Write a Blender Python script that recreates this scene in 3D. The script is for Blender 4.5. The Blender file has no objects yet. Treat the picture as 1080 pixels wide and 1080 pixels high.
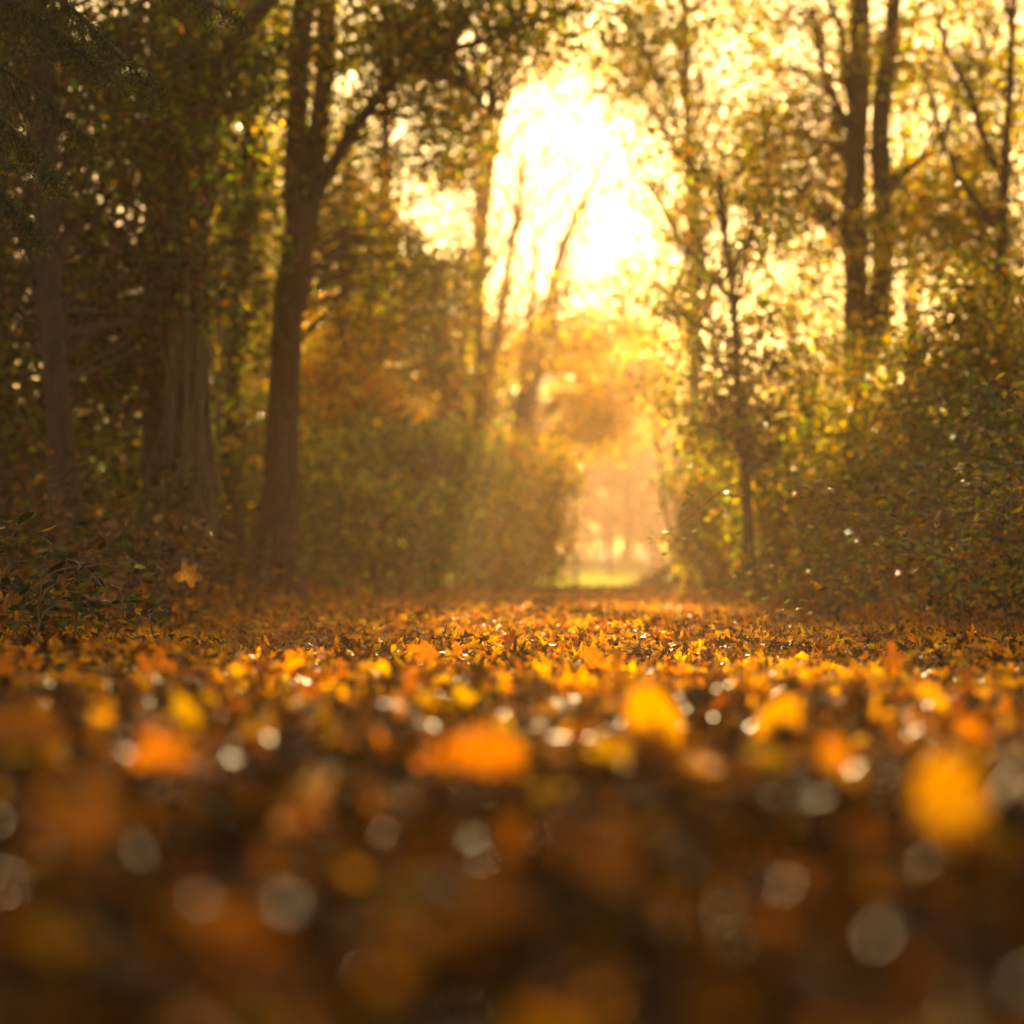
import bpy, math, random
import numpy as np
random.seed(7); rng = np.random.default_rng(11)
S = bpy.context.scene
col = bpy.data.collections.new('woodland'); S.collection.children.link(col)
CAMZ, F, HZ = 0.24, 2250.0, 615.0
SUN_EL, SUN_AZ = 14.0, 1.2

# ---------------------------------------------------------------- helpers
def at(px, py, D):
    """a point of the place seen at (px,py) in the photograph, D metres away"""
    return np.array([(px-540.0)/F*D, D, CAMZ+(HZ-py)/F*D])
def sm(a, b, t):
    t = np.clip((t-a)/(b-a), 0, 1); return t*t*(3-2*t)
def ground(x, y):
    x = np.asarray(x, float); y = np.asarray(y, float)
    z = 0.018*np.sin(x*1.3+y*.7)+0.012*np.sin(x*2.9-y*1.7+1)+0.006*np.sin(x*7+y*5.3)
    z = z*sm(.6, 4, y)
    wr = 1.8+.15*np.sin(y*.9)+.1*np.sin(y*2.3)
    r = np.maximum(x-wr, 0)
    z = z+np.where(r < 2.6, .62*r*sm(0, .5, r), .62*2.6+.12*(r-2.6))*sm(-2, 3, y)*(1-sm(30, 40, y))
    wl = 1.65+.12*np.sin(y*.8+2)
    l = np.maximum(-x-wl, 0)
    z = z+(.14*sm(0, .5, l)+.05*l)*(1-sm(30, 40, y))
    z = z+.0062*np.clip(y-8, 0, 22)+.028*np.clip(y-47, 0, 60)+.02*np.clip(np.abs(x)-25, 0, 200)
    return z
def tag(o, label=None, cat=None, group=None, kind=None):
    if label: o['label'] = label
    if cat: o['category'] = cat
    if group: o['group'] = group
    if kind: o['kind'] = kind
    return o
def empty(name, loc, label, cat, group=None):
    o = bpy.data.objects.new(name, None); o.empty_display_size = .2
    o.location = loc; col.objects.link(o); return tag(o, label, cat, group)
def link(name, me, mat=None, parent=None, smooth=True):
    if mat: me.materials.append(mat)
    if smooth: me.polygons.foreach_set('use_smooth', [True]*len(me.polygons))
    o = bpy.data.objects.new(name, me); col.objects.link(o)
    if parent is not None:
        o.parent = parent
        me.vertices.foreach_get  # geometry is given in world space: bring it into the parent's
        co = np.empty(len(me.vertices)*3); me.vertices.foreach_get('co', co)
        co = co.reshape(-1, 3)-np.array(parent.matrix_basis.translation)
        me.vertices.foreach_set('co', co.ravel())
    return o
def tri_mesh(name, V, T, C=None):
    me = bpy.data.meshes.new(name)
    me.vertices.add(len(V)); me.vertices.foreach_set('co', np.ascontiguousarray(V, dtype=np.float32).ravel())
    k = T.shape[1]; n = len(T)
    me.loops.add(n*k); me.loops.foreach_set('vertex_index', T.astype(np.int32).ravel())
    me.polygons.add(n); me.polygons.foreach_set('loop_start', np.arange(0, n*k, k, dtype=np.int32))
    me.polygons.foreach_set('loop_total', np.full(n, k, dtype=np.int32))
    me.update(calc_edges=True)
    if C is not None:
        a = me.color_attributes.new('leafcol', 'FLOAT_COLOR', 'POINT')
        c = np.ones((len(V), 4), np.float32); c[:, :3] = C
        a.data.foreach_set('color', c.ravel())
    return me

# ---------------------------------------------------------------- materials
def new_mat(name):
    m = bpy.data.materials.new(name); m.use_nodes = True
    nt = m.node_tree; nt.nodes.clear(); return m, nt
def N(nt, t, **kw):
    n = nt.nodes.new(t)
    for k, v in kw.items():
        if k in n.inputs.keys(): n.inputs[k].default_value = v
        else: setattr(n, k, v)
    return n
def leaf_mat(name, trans=.5, rough=.35, spec=.5, tint=(1.25, 1.1, .6), mottling=.35, scale=60, coat=0):
    m, nt = new_mat(name); L = nt.links.new
    a = N(nt, 'ShaderNodeVertexColor', layer_name='leafcol')
    tc = N(nt, 'ShaderNodeTexCoord'); nz = N(nt, 'ShaderNodeTexNoise', Scale=scale, Detail=3.0)
    L(tc.outputs['Object'], nz.inputs['Vector'])
    mr = N(nt, 'ShaderNodeMapRange'); L(nz.outputs['Fac'], mr.inputs['Value'])
    mr.inputs['From Min'].default_value = .3; mr.inputs['From Max'].default_value = .7
    mr.inputs['To Min'].default_value = 1-mottling; mr.inputs['To Max'].default_value = 1+mottling
    mx = N(nt, 'ShaderNodeVectorMath', operation='SCALE'); L(a.outputs['Color'], mx.inputs[0]); L(mr.outputs[0], mx.inputs['Scale'])
    p = N(nt, 'ShaderNodeBsdfPrincipled'); L(mx.outputs[0], p.inputs['Base Color'])
    p.inputs['Roughness'].default_value = rough; p.inputs['Specular IOR Level'].default_value = spec
    t = N(nt, 'ShaderNodeBsdfTranslucent')
    tm = N(nt, 'ShaderNodeVectorMath', operation='MULTIPLY'); L(mx.outputs[0], tm.inputs[0]); tm.inputs[1].default_value = tint
    L(tm.outputs[0], t.inputs['Color'])
    s = N(nt, 'ShaderNodeMixShader'); s.inputs[0].default_value = trans
    L(p.outputs[0], s.inputs[1]); L(t.outputs[0], s.inputs[2])
    o = N(nt, 'ShaderNodeOutputMaterial'); L(s.outputs[0], o.inputs['Surface']); return m
def bark_mat(name, c1, c2, rough=.85, sc=9):
    m, nt = new_mat(name); L = nt.links.new
    tc = N(nt, 'ShaderNodeTexCoord'); mp = N(nt, 'ShaderNodeMapping'); mp.inputs['Scale'].default_value = (1, 1, .3)
    L(tc.outputs['Object'], mp.inputs['Vector'])
    nz = N(nt, 'ShaderNodeTexNoise', Scale=sc*3., Detail=6.0, Roughness=.65); L(mp.outputs[0], nz.inputs['Vector'])
    cr = N(nt, 'ShaderNodeValToRGB'); L(nz.outputs['Fac'], cr.inputs[0])
    cr.color_ramp.elements[0].position = .35; cr.color_ramp.elements[1].position = .68
    cr.color_ramp.elements[0].color = (*c1, 1); cr.color_ramp.elements[1].color = (*c2, 1)
    b = N(nt, 'ShaderNodeBump', Strength=.8, Distance=.02); L(nz.outputs['Fac'], b.inputs['Height'])
    p = N(nt, 'ShaderNodeBsdfPrincipled', Roughness=rough); L(cr.outputs[0], p.inputs['Base Color']); L(b.outputs[0], p.inputs['Normal'])
    o = N(nt, 'ShaderNodeOutputMaterial'); L(p.outputs[0], o.inputs['Surface']); return m
def noise_mat(name, c1, c2, sc, rough=.9, bump=.3):
    m, nt = new_mat(name); L = nt.links.new
    tc = N(nt, 'ShaderNodeTexCoord'); nz = N(nt, 'ShaderNodeTexNoise', Scale=float(sc), Detail=8.0, Roughness=.65)
    L(tc.outputs['Object'], nz.inputs['Vector'])
    cr = N(nt, 'ShaderNodeValToRGB'); L(nz.outputs['Fac'], cr.inputs[0])
    cr.color_ramp.elements[0].position = .35; cr.color_ramp.elements[1].position = .65
    cr.color_ramp.elements[0].color = (*c1, 1); cr.color_ramp.elements[1].color = (*c2, 1)
    b = N(nt, 'ShaderNodeBump', Strength=bump, Distance=.03); L(nz.outputs['Fac'], b.inputs['Height'])
    p = N(nt, 'ShaderNodeBsdfPrincipled', Roughness=rough); L(cr.outputs[0], p.inputs['Base Color']); L(b.outputs[0], p.inputs['Normal'])
    o = N(nt, 'ShaderNodeOutputMaterial'); L(p.outputs[0], o.inputs['Surface']); return m
M_LEAF = leaf_mat('tree leaf', .55, .35, .5, (1.8, 1.7, .3))
M_GLOSS = leaf_mat('glossy bramble leaf', .42, .27, .5, (1.3, 1.25, .5))
M_LITTER = leaf_mat('fallen leaf', .55, .42, .35, (1.9, 1.35, .3), .45, 90)
M_WET = leaf_mat('wet fallen leaf', .4, .45, .3, (1.5, 1.0, .4), .4, 90)
M_DRY = leaf_mat('dry leaf', .35, .5, .35, (1.4, 1.0, .5), .4, 50)
M_BARK = bark_mat('ridged brown bark', (.03, .018, .009), (.17, .095, .045))
M_BARK2 = bark_mat('grey bark', (.035, .023, .014), (.10, .065, .04))
M_TWIG = bark_mat('twig bark', (.05, .032, .02), (.13, .085, .05), .7, 20)
M_STEM = bark_mat('dry stem', (.14, .09, .045), (.3, .2, .11), .6, 20)
M_SOIL = noise_mat('dark leaf mould', (.010, .006, .003), (.04, .022, .010), 14)
M_ROAD = noise_mat('pale grit track', (.42, .34, .28), (.58, .48, .40), 20)
M_GRASSG = noise_mat('short meadow turf', (.10, .14, .03), (.22, .24, .05), 5)
M_WOOD = noise_mat('weathered pale wood', (.45, .36, .28), (.65, .54, .43), 14)

# ---------------------------------------------------------------- leaf scattering
def outline(fn, n):
    a = np.linspace(0, 2*np.pi, n, endpoint=False)
    r = np.array([fn(t) for t in a]); return np.stack([r*np.sin(a), r*np.cos(a)], 1)
def fan(P, mid=(0, 0)):
    V = np.vstack([[mid], P]); n = len(P)
    T = np.array([[0, 1+i, 1+(i+1) % n] for i in range(n)]); return V, T
T_OVAL = (np.array([[0, -.5], [-.24, -.18], [-.22, .18], [0, .5], [.22, .18], [.24, -.18], [0, 0]]),
          np.array([[6, 1, 0], [6, 2, 1], [6, 3, 2], [6, 4, 3], [6, 5, 4], [6, 0, 5]]))
def _map(t):
    lobes = max(0, math.cos(2.5*(((t+np.pi) % (2*np.pi))-np.pi)))
    c = .30+.22*abs(math.cos(2.5*t))**1.5
    c *= (1.0-.35*(1-math.cos(t))/2)*(1+.14*math.sin(3*t+1)+.09*math.sin(2*t))
    return c+.035*math.cos(17*t)
T_MAPLE = fan(outline(_map, 22), (0, -.02))
def _oak():
    ys = np.linspace(-.48, .5, 11); w = .06+.22*np.sin(np.linspace(0.12, 2.95, 11))**.8
    w = w*(1+.28*np.cos(np.arange(11)*np.pi)); w[0] = .02; w[-1] = .03
    L = np.stack([-w, ys], 1); R = np.stack([w, ys], 1); Mi = np.stack([w*0, ys], 1)
    V = np.vstack([L, Mi, R]); T = []
    for i in range(10):
        a, b, c, d = i, i+1, 11+i, 12+i; T += [[a, c, d], [a, d, b]]
        a, b, c, d = 11+i, 12+i, 22+i, 23+i; T += [[a, c, d], [a, d, b]]
    return V, np.array(T)
T_OAK = _oak()
def leaf_arrays(P, size, colr, tmpl, nrm, curl=.5, stalk=False, squash=None):
    """one curled, folded leaf at each point; nrm = leaf normals"""
    TV, TT = tmpl; n = len(P); K = len(TV)
    if n == 0: return np.zeros((0, 3)), np.zeros((0, 3), int), np.zeros((0, 3))
    nrm = nrm/np.linalg.norm(nrm, axis=1, keepdims=True)
    r = rng.normal(size=(n, 3)); u = np.cross(nrm, r); u /= np.linalg.norm(u, axis=1, keepdims=True)+1e-9
    v = np.cross(nrm, u)
    x = TV[:, 0][None]*np.ones((n, 1)); y = TV[:, 1][None]*np.ones((n, 1))
    asp = rng.uniform(.75, 1.2, (n, 1)); x = x*asp
    cx = rng.normal(.5, 1., (n, 1))*curl; cy = rng.normal(.2, 1., (n, 1))*curl; ct = rng.normal(0, 1., (n, 1))*curl
    z = cx*x*x*1.6+cy*y*y*.9+ct*x*y*1.2+np.abs(x)*rng.normal(.15, .25, (n, 1))+.03*np.sin(9*y+5*x+rng.uniform(0, 6, (n, 1)))*curl
    s = np.asarray(size).reshape(n, 1, 1)
    V = P[:, None, :]+s*(x[..., None]*u[:, None]+y[..., None]*v[:, None]+z[..., None]*nrm[:, None])
    T = (TT[None]+(np.arange(n)*K)[:, None, None]).reshape(-1, 3)
    C = np.repeat(colr, K, axis=0)
    V = V.reshape(-1, 3)
    if stalk:   # a thin bent strip from the leaf's base
        b = P+s[:, 0]*(-.42)*v
        e = P+s[:, 0]*(-.95*v+.12*rng.normal(size=(n, 1))*u+.15*nrm)
        w = s[:, 0]*.02*u
        SV = np.stack([b-w, b+w, e+w*.8, e-w*.8], 1).reshape(-1, 3)
        base = len(V); q = base+np.arange(n)[:, None]*4
        ST = np.concatenate([np.hstack([q, q+1, q+2]), np.hstack([q, q+2, q+3])])
        V = np.vstack([V, SV]); T = np.vstack([T, ST]); C = np.vstack([C, np.repeat(colr*.7, 4, axis=0)])
    return V, T, C
def merge(parts):
    Vs, Ts, Cs, o = [], [], [], 0
    for V, T, C in parts:
        Vs.append(V); Ts.append(T+o); Cs.append(C); o += len(V)
    return np.vstack(Vs), np.vstack(Ts), np.vstack(Cs)
PC = dict(deep=(.022, .045, .010), green=(.07, .13, .012), olive=(.16, .17, .018), lime=(.30, .38, .03), yel=(.62, .45, .03),
          gold=(.62, .35, .025), orange=(.52, .205, .018), rust=(.26, .095, .016), brown=(.13, .062, .02), dark=(.04, .022, .01), tan=(.34, .21, .09), wet=(.46, .26, .06))
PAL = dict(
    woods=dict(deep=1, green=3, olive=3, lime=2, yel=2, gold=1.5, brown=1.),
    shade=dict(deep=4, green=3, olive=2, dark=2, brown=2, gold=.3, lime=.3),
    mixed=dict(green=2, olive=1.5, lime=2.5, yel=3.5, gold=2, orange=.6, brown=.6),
    golden=dict(olive=1, lime=1, yel=3, gold=4, orange=1.2, brown=.5),
    yellow=dict(lime=2, yel=5, gold=2, olive=.5),
    orange=dict(gold=1.5, orange=5, rust=2.5, tan=1.5),
    bush=dict(green=3, olive=2, lime=6, yel=2),  # extra lime and yellow stand in for blocked sunlight
    bramble=dict(deep=1, green=3, olive=3, lime=2.5, brown=1., rust=.8, gold=2.5, yel=1),
    dead=dict(brown=4, tan=3, rust=2, dark=2, gold=.5),
    fir=dict(deep=3, green=3, olive=1))
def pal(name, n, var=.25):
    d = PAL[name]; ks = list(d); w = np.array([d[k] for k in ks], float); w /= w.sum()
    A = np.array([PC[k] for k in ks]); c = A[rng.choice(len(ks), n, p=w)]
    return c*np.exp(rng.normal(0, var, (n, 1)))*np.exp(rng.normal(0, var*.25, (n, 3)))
# ---------------------------------------------------------------- tubes
def tube_arrays(pts, rad, seg=8, ridge=0., nr=9, seed=0.):
    pts = np.array(pts, float); n = len(pts); rad = np.array(rad, float)
    d = np.gradient(pts, axis=0); d /= np.linalg.norm(d, axis=1, keepdims=True)+1e-9
    ref = np.array([0, 1., 0]) if abs(d[0][1]) < .8 else np.array([1., 0, 0])
    V = []
    a = np.linspace(0, 2*np.pi, seg, endpoint=False)
    for i in range(n):
        u = np.cross(d[i], ref); u /= np.linalg.norm(u)+1e-9; w = np.cross(u, d[i])
        r = rad[i]*(1+ridge*(np.sin(a*nr+seed+.8*math.sin(i*.5))+.6*np.sin(a*(nr*2+1)+2*seed+i*.4)+.9*np.sin(a*3+seed+i*.13)))
        V.append(pts[i]+np.outer(r*np.cos(a), u)+np.outer(r*np.sin(a), w))
    V = np.vstack(V)
    i, j = np.meshgrid(np.arange(n-1), np.arange(seg), indexing='ij'); i = i.ravel(); j = j.ravel(); j2 = (j+1) % seg
    q = np.stack([i*seg+j, i*seg+j2, (i+1)*seg+j2, (i+1)*seg+j], 1)
    T = np.vstack([q[:, [0, 1, 2]], q[:, [0, 2, 3]]])
    return V, T, np.zeros_like(V)
def spline(P, R, n):
    P = np.array(P, float); R = np.array(R, float); t = np.concatenate([[0], np.cumsum(np.linalg.norm(np.diff(P, axis=0), axis=1))]); t /= t[-1]
    q = np.linspace(0, 1, n)
    def cr(Y):
        m = np.gradient(Y, t, axis=0); out = []
        for x in q:
            k = min(max(np.searchsorted(t, x)-1, 0), len(t)-2); h = t[k+1]-t[k]; s = (x-t[k])/h
            out.append((2*s**3-3*s**2+1)*Y[k]+(s**3-2*s**2+s)*h*m[k]+(-2*s**3+3*s**2)*Y[k+1]+(s**3-s**2)*h*m[k+1])
        return np.array(out)
    return cr(P), np.interp(q, t, R)
def wobble(P, amp):
    n = len(P); t = np.linspace(0, 1, n)[:, None]
    return P+amp*np.sin(t*7+rng.uniform(0, 6, (1, 3)))*t**.5*[1, 1, .3]+amp*.4*np.sin(t*17+rng.uniform(0, 6, (1, 3)))*t*[1, 1, .3]

# ---------------------------------------------------------------- how open the wood is, seen along the path
def openness(P):
    """the ride above the path is kept open towards the low sun: leaves thin out there"""
    D = np.maximum(P[:, 1], .5); px = 540+P[:, 0]/D*F; py = HZ-(P[:, 2]-CAMZ)/D*F
    wob = 12*np.sin(px*.07+D)+10*np.sin(py*.09+px*.03)+9*np.sin(py*.23-px*.11+D*.7)+7*np.sin(px*.31+py*.05)
    e = np.minimum(np.hypot((px-592)/(70+wob), (py-170)/(72+wob)), np.hypot((px-645)/(58+wob), (py-255)/(62+wob)))
    e = np.minimum(e, np.hypot((px-560)/(34+wob*.6), (py-270)/(60+wob))*1.05)
    keep = sm(.8, 1.5, e)
    # small clearings
    for cx, cy, rx, ry, k in ((577, 442, 15, 24, .97), (665, 300, 45, 40, .8), (800, 70, 60, 50, .4), (760, 270, 60, 60, .45), (1000, 60, 50, 40, .4),
                              (740, 120, 60, 100, .45), (470, 240, 30, 40, .75), (420, 140, 26, 14, .9), (500, 45, 18, 14, .9), (265, 130, 16, 14, .9), (370, 85, 20, 16, .85), (690, 450, 26, 30, .5), (1000, 140, 40, 30, .6)):
        e = np.hypot((px-cx+wob*.5)/rx, (py-cy)/ry); keep = keep*(1-k*(1-sm(.7, 1.15, e)))
    # tunnel end towards the meadow
    e = np.hypot((px-632)/(60+wob*1.5), (py-560)/(85+wob)); keep = keep*np.where((D < 44), sm(.8, 1.1, e), 1)
    return np.maximum(keep, .06)

def crown_from(clusters, size, palname, per, spread, mat, name, parent, tmpl=T_OVAL, droop=.5, flat=.55, curl=.45, var=.3, prune=True):
    C = np.array(clusters)
    if prune:
        C = C[rng.uniform(size=len(C)) < openness(C)]
    if len(C) == 0: return None, C
    tone = np.exp(rng.normal(0, .35, len(C)))
    # branchlets differ a little in tone of leaf; leaves sit on flat sprays
    P = np.repeat(C, per, axis=0); n = len(P)
    nrm0 = np.repeat(rng.normal(size=(len(C), 3))*.5+[0, 0, .8], per, axis=0)
    off = rng.normal(size=(n, 3))*spread; nn = nrm0/np.linalg.norm(nrm0, axis=1, keepdims=True)
    off -= nn*np.sum(off*nn, 1, keepdims=True)*(1-flat)
    P = P+off
    if prune:
        k = rng.uniform(size=n) < np.clip(openness(P)*1.1+.12, 0, 1); P = P[k]; nrm0 = nrm0[k]; tone_r = np.repeat(tone, per)[k]
    else: tone_r = np.repeat(tone, per)
    n = len(P)
    nr = nrm0*.6+rng.normal(size=(n, 3))*[.7, .7, .5]
    c = pal(palname, n, var)*tone_r[:, None]
    V, T, CC = leaf_arrays(P, size*rng.uniform(.6, 1.25, n), c, tmpl, nr, curl)
    return link(name, tri_mesh(name, V, T, CC), mat, parent), C
def blob_pts(c, r, n, shell=.35):
    d = rng.normal(size=(n, 3)); d /= np.linalg.norm(d, axis=1, keepdims=True)
    rr = rng.uniform(size=(n, 1))**shell
    rr *= 1+.25*np.sin(d[:, :1]*5+c[0])*np.cos(d[:, 2:]*4+c[1])
    return np.array(c)+d*rr*np.array(r)
def twigs_to(C, nodes, frac, r0=.012, name='branches', parent=None, mat=None, seg=4):
    """thin branchlets run from the nearest limb to the leaf clusters"""
    nodes = np.array(nodes); parts = []
    idx = rng.choice(len(C), max(1, int(len(C)*frac)), replace=False)
    for i in idx:
        c = C[i]; d = np.linalg.norm((nodes-c)*[1, 1, 1.0]+[0, 0, .5], axis=1)+rng.uniform(0, .6, len(nodes)); a = nodes[np.argmin(d)]
        L = np.linalg.norm(c-a)
        if L < .1: continue
        m = (a+c)/2+rng.normal(size=3)*L*.08+[0, 0, .12*L]
        P, R = spline([a, m, c+rng.normal(size=3)*.05], [r0*(.6+.35*L), r0*.6*(.6+.35*L), .003], 7)
        parts.append(tube_arrays(wobble(P, .03*L), R, seg))
    if len(parts) < 8: return None
    V, T, _ = merge(parts)
    return link(name, tri_mesh(name, V, T), mat or M_TWIG, parent)

def tree(name, label, cat, stems, blobs, palname, size, per=26, spread=.2, bark=None, group=None, limbs=(), ridge=.05, twig=.35, mat=None, prune=True, seg=18, trunk_name='trunk', dens=1.0, flat=.55, r0=.012, side=0):
    """stems: lists of (point, radius); blobs: (centre, radii, clusters)"""
    b = np.array(stems[0][0][0], float); b[2] = float(ground(b[0], b[1]))
    root = empty(name, tuple(b), label, cat, group)
    nodes = []; parts = []
    for si, st in enumerate(stems):
        P = [np.array(p, float) for p, r in st]; R = [r for p, r in st]
        L = sum(np.linalg.norm(P[i+1]-P[i]) for i in range(len(P)-1))
        Q, q = spline(P, R, max(8, int(L/.15)))
        if si == 0: q = q*(1+.35*np.exp(-np.linspace(0, L, len(q))/.25))
        parts.append(tube_arrays(wobble(Q, .02), q, seg, ridge, 7, si*1.7)); nodes += list(Q[len(Q)//4:])
    V, T, _ = merge(parts); link(trunk_name, tri_mesh(trunk_name, V, T), bark or M_BARK2, root)
    for st in limbs:
        P = [np.array(p, float) for p, r in st]; R = [r for p, r in st]
        L = sum(np.linalg.norm(P[i+1]-P[i]) for i in range(len(P)-1))
        Q, q = spline(P, R, max(8, int(L/.15))); Q = wobble(Q, .05)
        V, T, _ = tube_arrays(Q, q, 10, .04, 5, 1.); link('limb', tri_mesh('limb', V, T), bark or M_BARK2, root); nodes += list(Q)
    if side:
        parts = []
        for k in range(side):
            a = nodes[random.randint(len(nodes)//5, len(nodes)-2)]; an = random.uniform(0, 6.28); L = random.uniform(.5, 1.7)
            dr = np.array([math.cos(an)*.6, math.sin(an)*.6, random.uniform(.5, 1.1)])*L
            Q, q = spline([a, a+dr*.5+[random.gauss(0, .08*L), 0, -.06*L], a+dr], [.016*L+.006, .012, .004], 10); Q = wobble(Q, .06*L); parts.append(tube_arrays(Q, q, 5)); nodes += [Q[4], Q[8]]
            for j in range(3):
                b = Q[random.randint(3, 8)]; e = b+dr*.3+np.array([random.gauss(0, .18), random.gauss(0, .18), random.gauss(.1, .15)])
                parts.append(tube_arrays(*spline([b, (b+e)/2+[0, 0, .03], e], [.007, .005, .003], 5), 4))
        V, T, _ = merge(parts); link('side_branches', tri_mesh('side_branches', V, T), M_TWIG, root)
    C = np.vstack([blob_pts(c, r, int(n*dens)) for c, r, n in blobs])
    C = C[C[:, 2] > ground(C[:, 0], C[:, 1])+.05]
    o, C = crown_from(C, size, palname, per, spread, mat or M_LEAF, 'crown', root, prune=prune, flat=flat)
    if len(C): twigs_to(C, nodes, twig, r0, 'branches', root)
    return root
def pb(px, py, D, rx, rz, n, ry=None):
    """blob given by where it is seen; radii in photo px -> metres"""
    k = D/F; return (at(px, py, D), (rx*k, ry if ry else (rx+rz)*.5*k, rz*k), n)

# ================================================================ THE SETTING
def sheet(name, xs, ys, dz, mat, zf=ground):
    X, Y = np.meshgrid(xs, ys); Z = zf(X, Y)+dz
    V = np.stack([X.ravel(), Y.ravel(), Z.ravel()], 1); nx, ny = len(xs), len(ys)
    i, j = np.meshgrid(np.arange(ny-1), np.arange(nx-1), indexing='ij'); a = (i*nx+j).ravel()
    return link(name, tri_mesh(name, V, np.stack([a, a+1, a+nx+1, a+nx], 1)), mat)
xs = np.unique(np.concatenate([np.linspace(-300, -12, 20), np.linspace(-12, -5, 30), np.linspace(-5, 6, 150), np.linspace(6, 14, 30), np.linspace(14, 300, 20)]))
ys = np.unique(np.concatenate([np.linspace(-60, -2, 20), np.linspace(-2, 10, 140), np.linspace(10, 45, 140), np.linspace(45, 120, 40), np.linspace(120, 700, 20)]))
tag(sheet('ground', xs, ys, 0, M_SOIL), kind='structure')
tag(sheet('track', np.linspace(-14, 16, 50), np.linspace(35, 46.5, 30), .006, M_ROAD), kind='structure')
tag(sheet('meadow', np.linspace(-40, 40, 60), np.linspace(47, 110, 60), .006, M_GRASSG), kind='structure')
# grass blades
n = 26000; gx = rng.uniform(-9, 14, n); gy = 46.6+rng.uniform(0, 1, n)**1.5*30; gz = ground(gx, gy)
h = rng.uniform(.12, .34, n)*.8; w = .012; lean = rng.normal(0, .06, (n, 2)); a = rng.uniform(0, np.pi, n)
V = np.stack([np.stack([gx-w*np.cos(a), gy-w*np.sin(a), gz], 1), np.stack([gx+w*np.cos(a), gy+w*np.sin(a), gz], 1), np.stack([gx+lean[:, 0], gy+lean[:, 1], gz+h], 1)], 1).reshape(-1, 3)
C = np.repeat(np.array([(.22, .28, .04)])*np.exp(rng.normal(0, .3, (n, 1)))*np.exp(rng.normal(0, .1, (n, 3))), 3, 0)
tag(link('meadow_grass', tri_mesh('meadow_grass', V, np.arange(3*n).reshape(-1, 3), C), M_LEAF), 'pale sunlit grass on the verge behind the track', 'grass', kind='stuff')

# ---------------------------------------------------------------- leaf litter
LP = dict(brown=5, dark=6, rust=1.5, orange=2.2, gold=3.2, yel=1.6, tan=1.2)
LP_SUN = dict(brown=1.6, dark=1.4, rust=1.4, orange=4, gold=5, yel=2.6, tan=2)  # brighter leaf mix: the sunlit band is put into the leaf colours
LP_SHADE = dict(brown=4, dark=15, rust=1., orange=.5, gold=.9, yel=.3, tan=.4)  # near-black leaf mix: foreground shade is put into the leaf colours
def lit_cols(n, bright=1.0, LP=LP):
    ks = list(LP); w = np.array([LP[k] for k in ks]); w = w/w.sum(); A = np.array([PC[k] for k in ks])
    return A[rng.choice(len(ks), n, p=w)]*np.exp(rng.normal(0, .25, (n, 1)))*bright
def litter_pts(n, y0, y1, xa, xb, power=1.0):
    y = y0+(y1-y0)*rng.uniform(size=n)**power; x = rng.uniform(xa, xb, n)*1.0
    return x, y
def litter(n, y0, y1, half=None, xa=-2.4, xb=2.6, smin=.03, smax=.062, tilt=.42, lift=.035, upright=.035, tm=(T_MAPLE, T_OAK, T_OVAL), power=1., mix=None):
    y = y0+(y1-y0)*rng.uniform(size=n)**power
    x = rng.uniform(-1, 1, n)*(half*y+.1) if half else rng.uniform(xa, xb, n)
    z = ground(x, y)+rng.uniform(.002, 1, n)**1.6*lift*(1+.8*np.sin(x*5+1.3*np.sin(y*3))*np.sin(y*4))
    P = np.stack([x, y, z+.004], 1); e = .05
    gn = np.stack([-(ground(x+e, y)-ground(x-e, y))/(2*e), -(ground(x, y+e)-ground(x, y-e))/(2*e), np.ones(n)], 1)
    t = np.where(rng.uniform(size=n) < upright, 1.4, tilt)[:, None]
    nr = gn+rng.normal(size=(n, 3))*t*[1, 1, .2]
    P[:, 2] += np.where(t[:, 0] > 1, .015, 0)
    s = rng.uniform(smin, smax, n); c = lit_cols(n, 1., mix or LP); k = rng.integers(0, len(tm), n)
    return [leaf_arrays(P[k == i], s[k == i], c[k == i], tm[i], nr[k == i], .9, stalk=True) for i in range(len(tm))]
parts = []
parts += litter(5500, 1.7, 4.2, half=.27, tilt=.32, lift=.035, upright=.015, mix=LP_SHADE)
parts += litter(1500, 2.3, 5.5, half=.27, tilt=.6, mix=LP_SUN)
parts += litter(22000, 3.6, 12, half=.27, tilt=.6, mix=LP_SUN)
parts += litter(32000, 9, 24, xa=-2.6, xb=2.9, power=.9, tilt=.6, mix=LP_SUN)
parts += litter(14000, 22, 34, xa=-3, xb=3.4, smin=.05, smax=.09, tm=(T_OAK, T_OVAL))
parts += litter(14000, -.5, 8, xa=-2.8, xb=3.2, tm=(T_MAPLE, T_OVAL), smin=.035, smax=.065, mix=LP_SHADE)
parts += litter(8000, .4, 2.0, half=.45, smin=.035, smax=.06, lift=.008, upright=0, mix=LP_SHADE)
V, T, C = merge(parts)
tag(link('leaf_litter', tri_mesh('leaf_litter', V, T, C), M_LITTER), 'deep brown and orange autumn leaf litter covering the woodland path', 'leaf litter', kind='stuff')
parts = litter(19000, 2, 30, xa=1.9, xb=5.2, tm=(T_OAK, T_OVAL), smin=.045, smax=.08, tilt=.6, mix=LP_SUN)+litter(14000, 2, 30, xa=-6, xb=-1.7, tm=(T_OAK, T_OVAL), smin=.05, smax=.09)  # right bank takes the sunlit leaf colours too
V, T, C = merge(parts); tag(link('bank_litter', tri_mesh('bank_litter', V, T, C), M_LITTER), 'brown and gold leaf litter on the sloping banks beside the path', 'leaf litter', kind='stuff')
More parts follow.
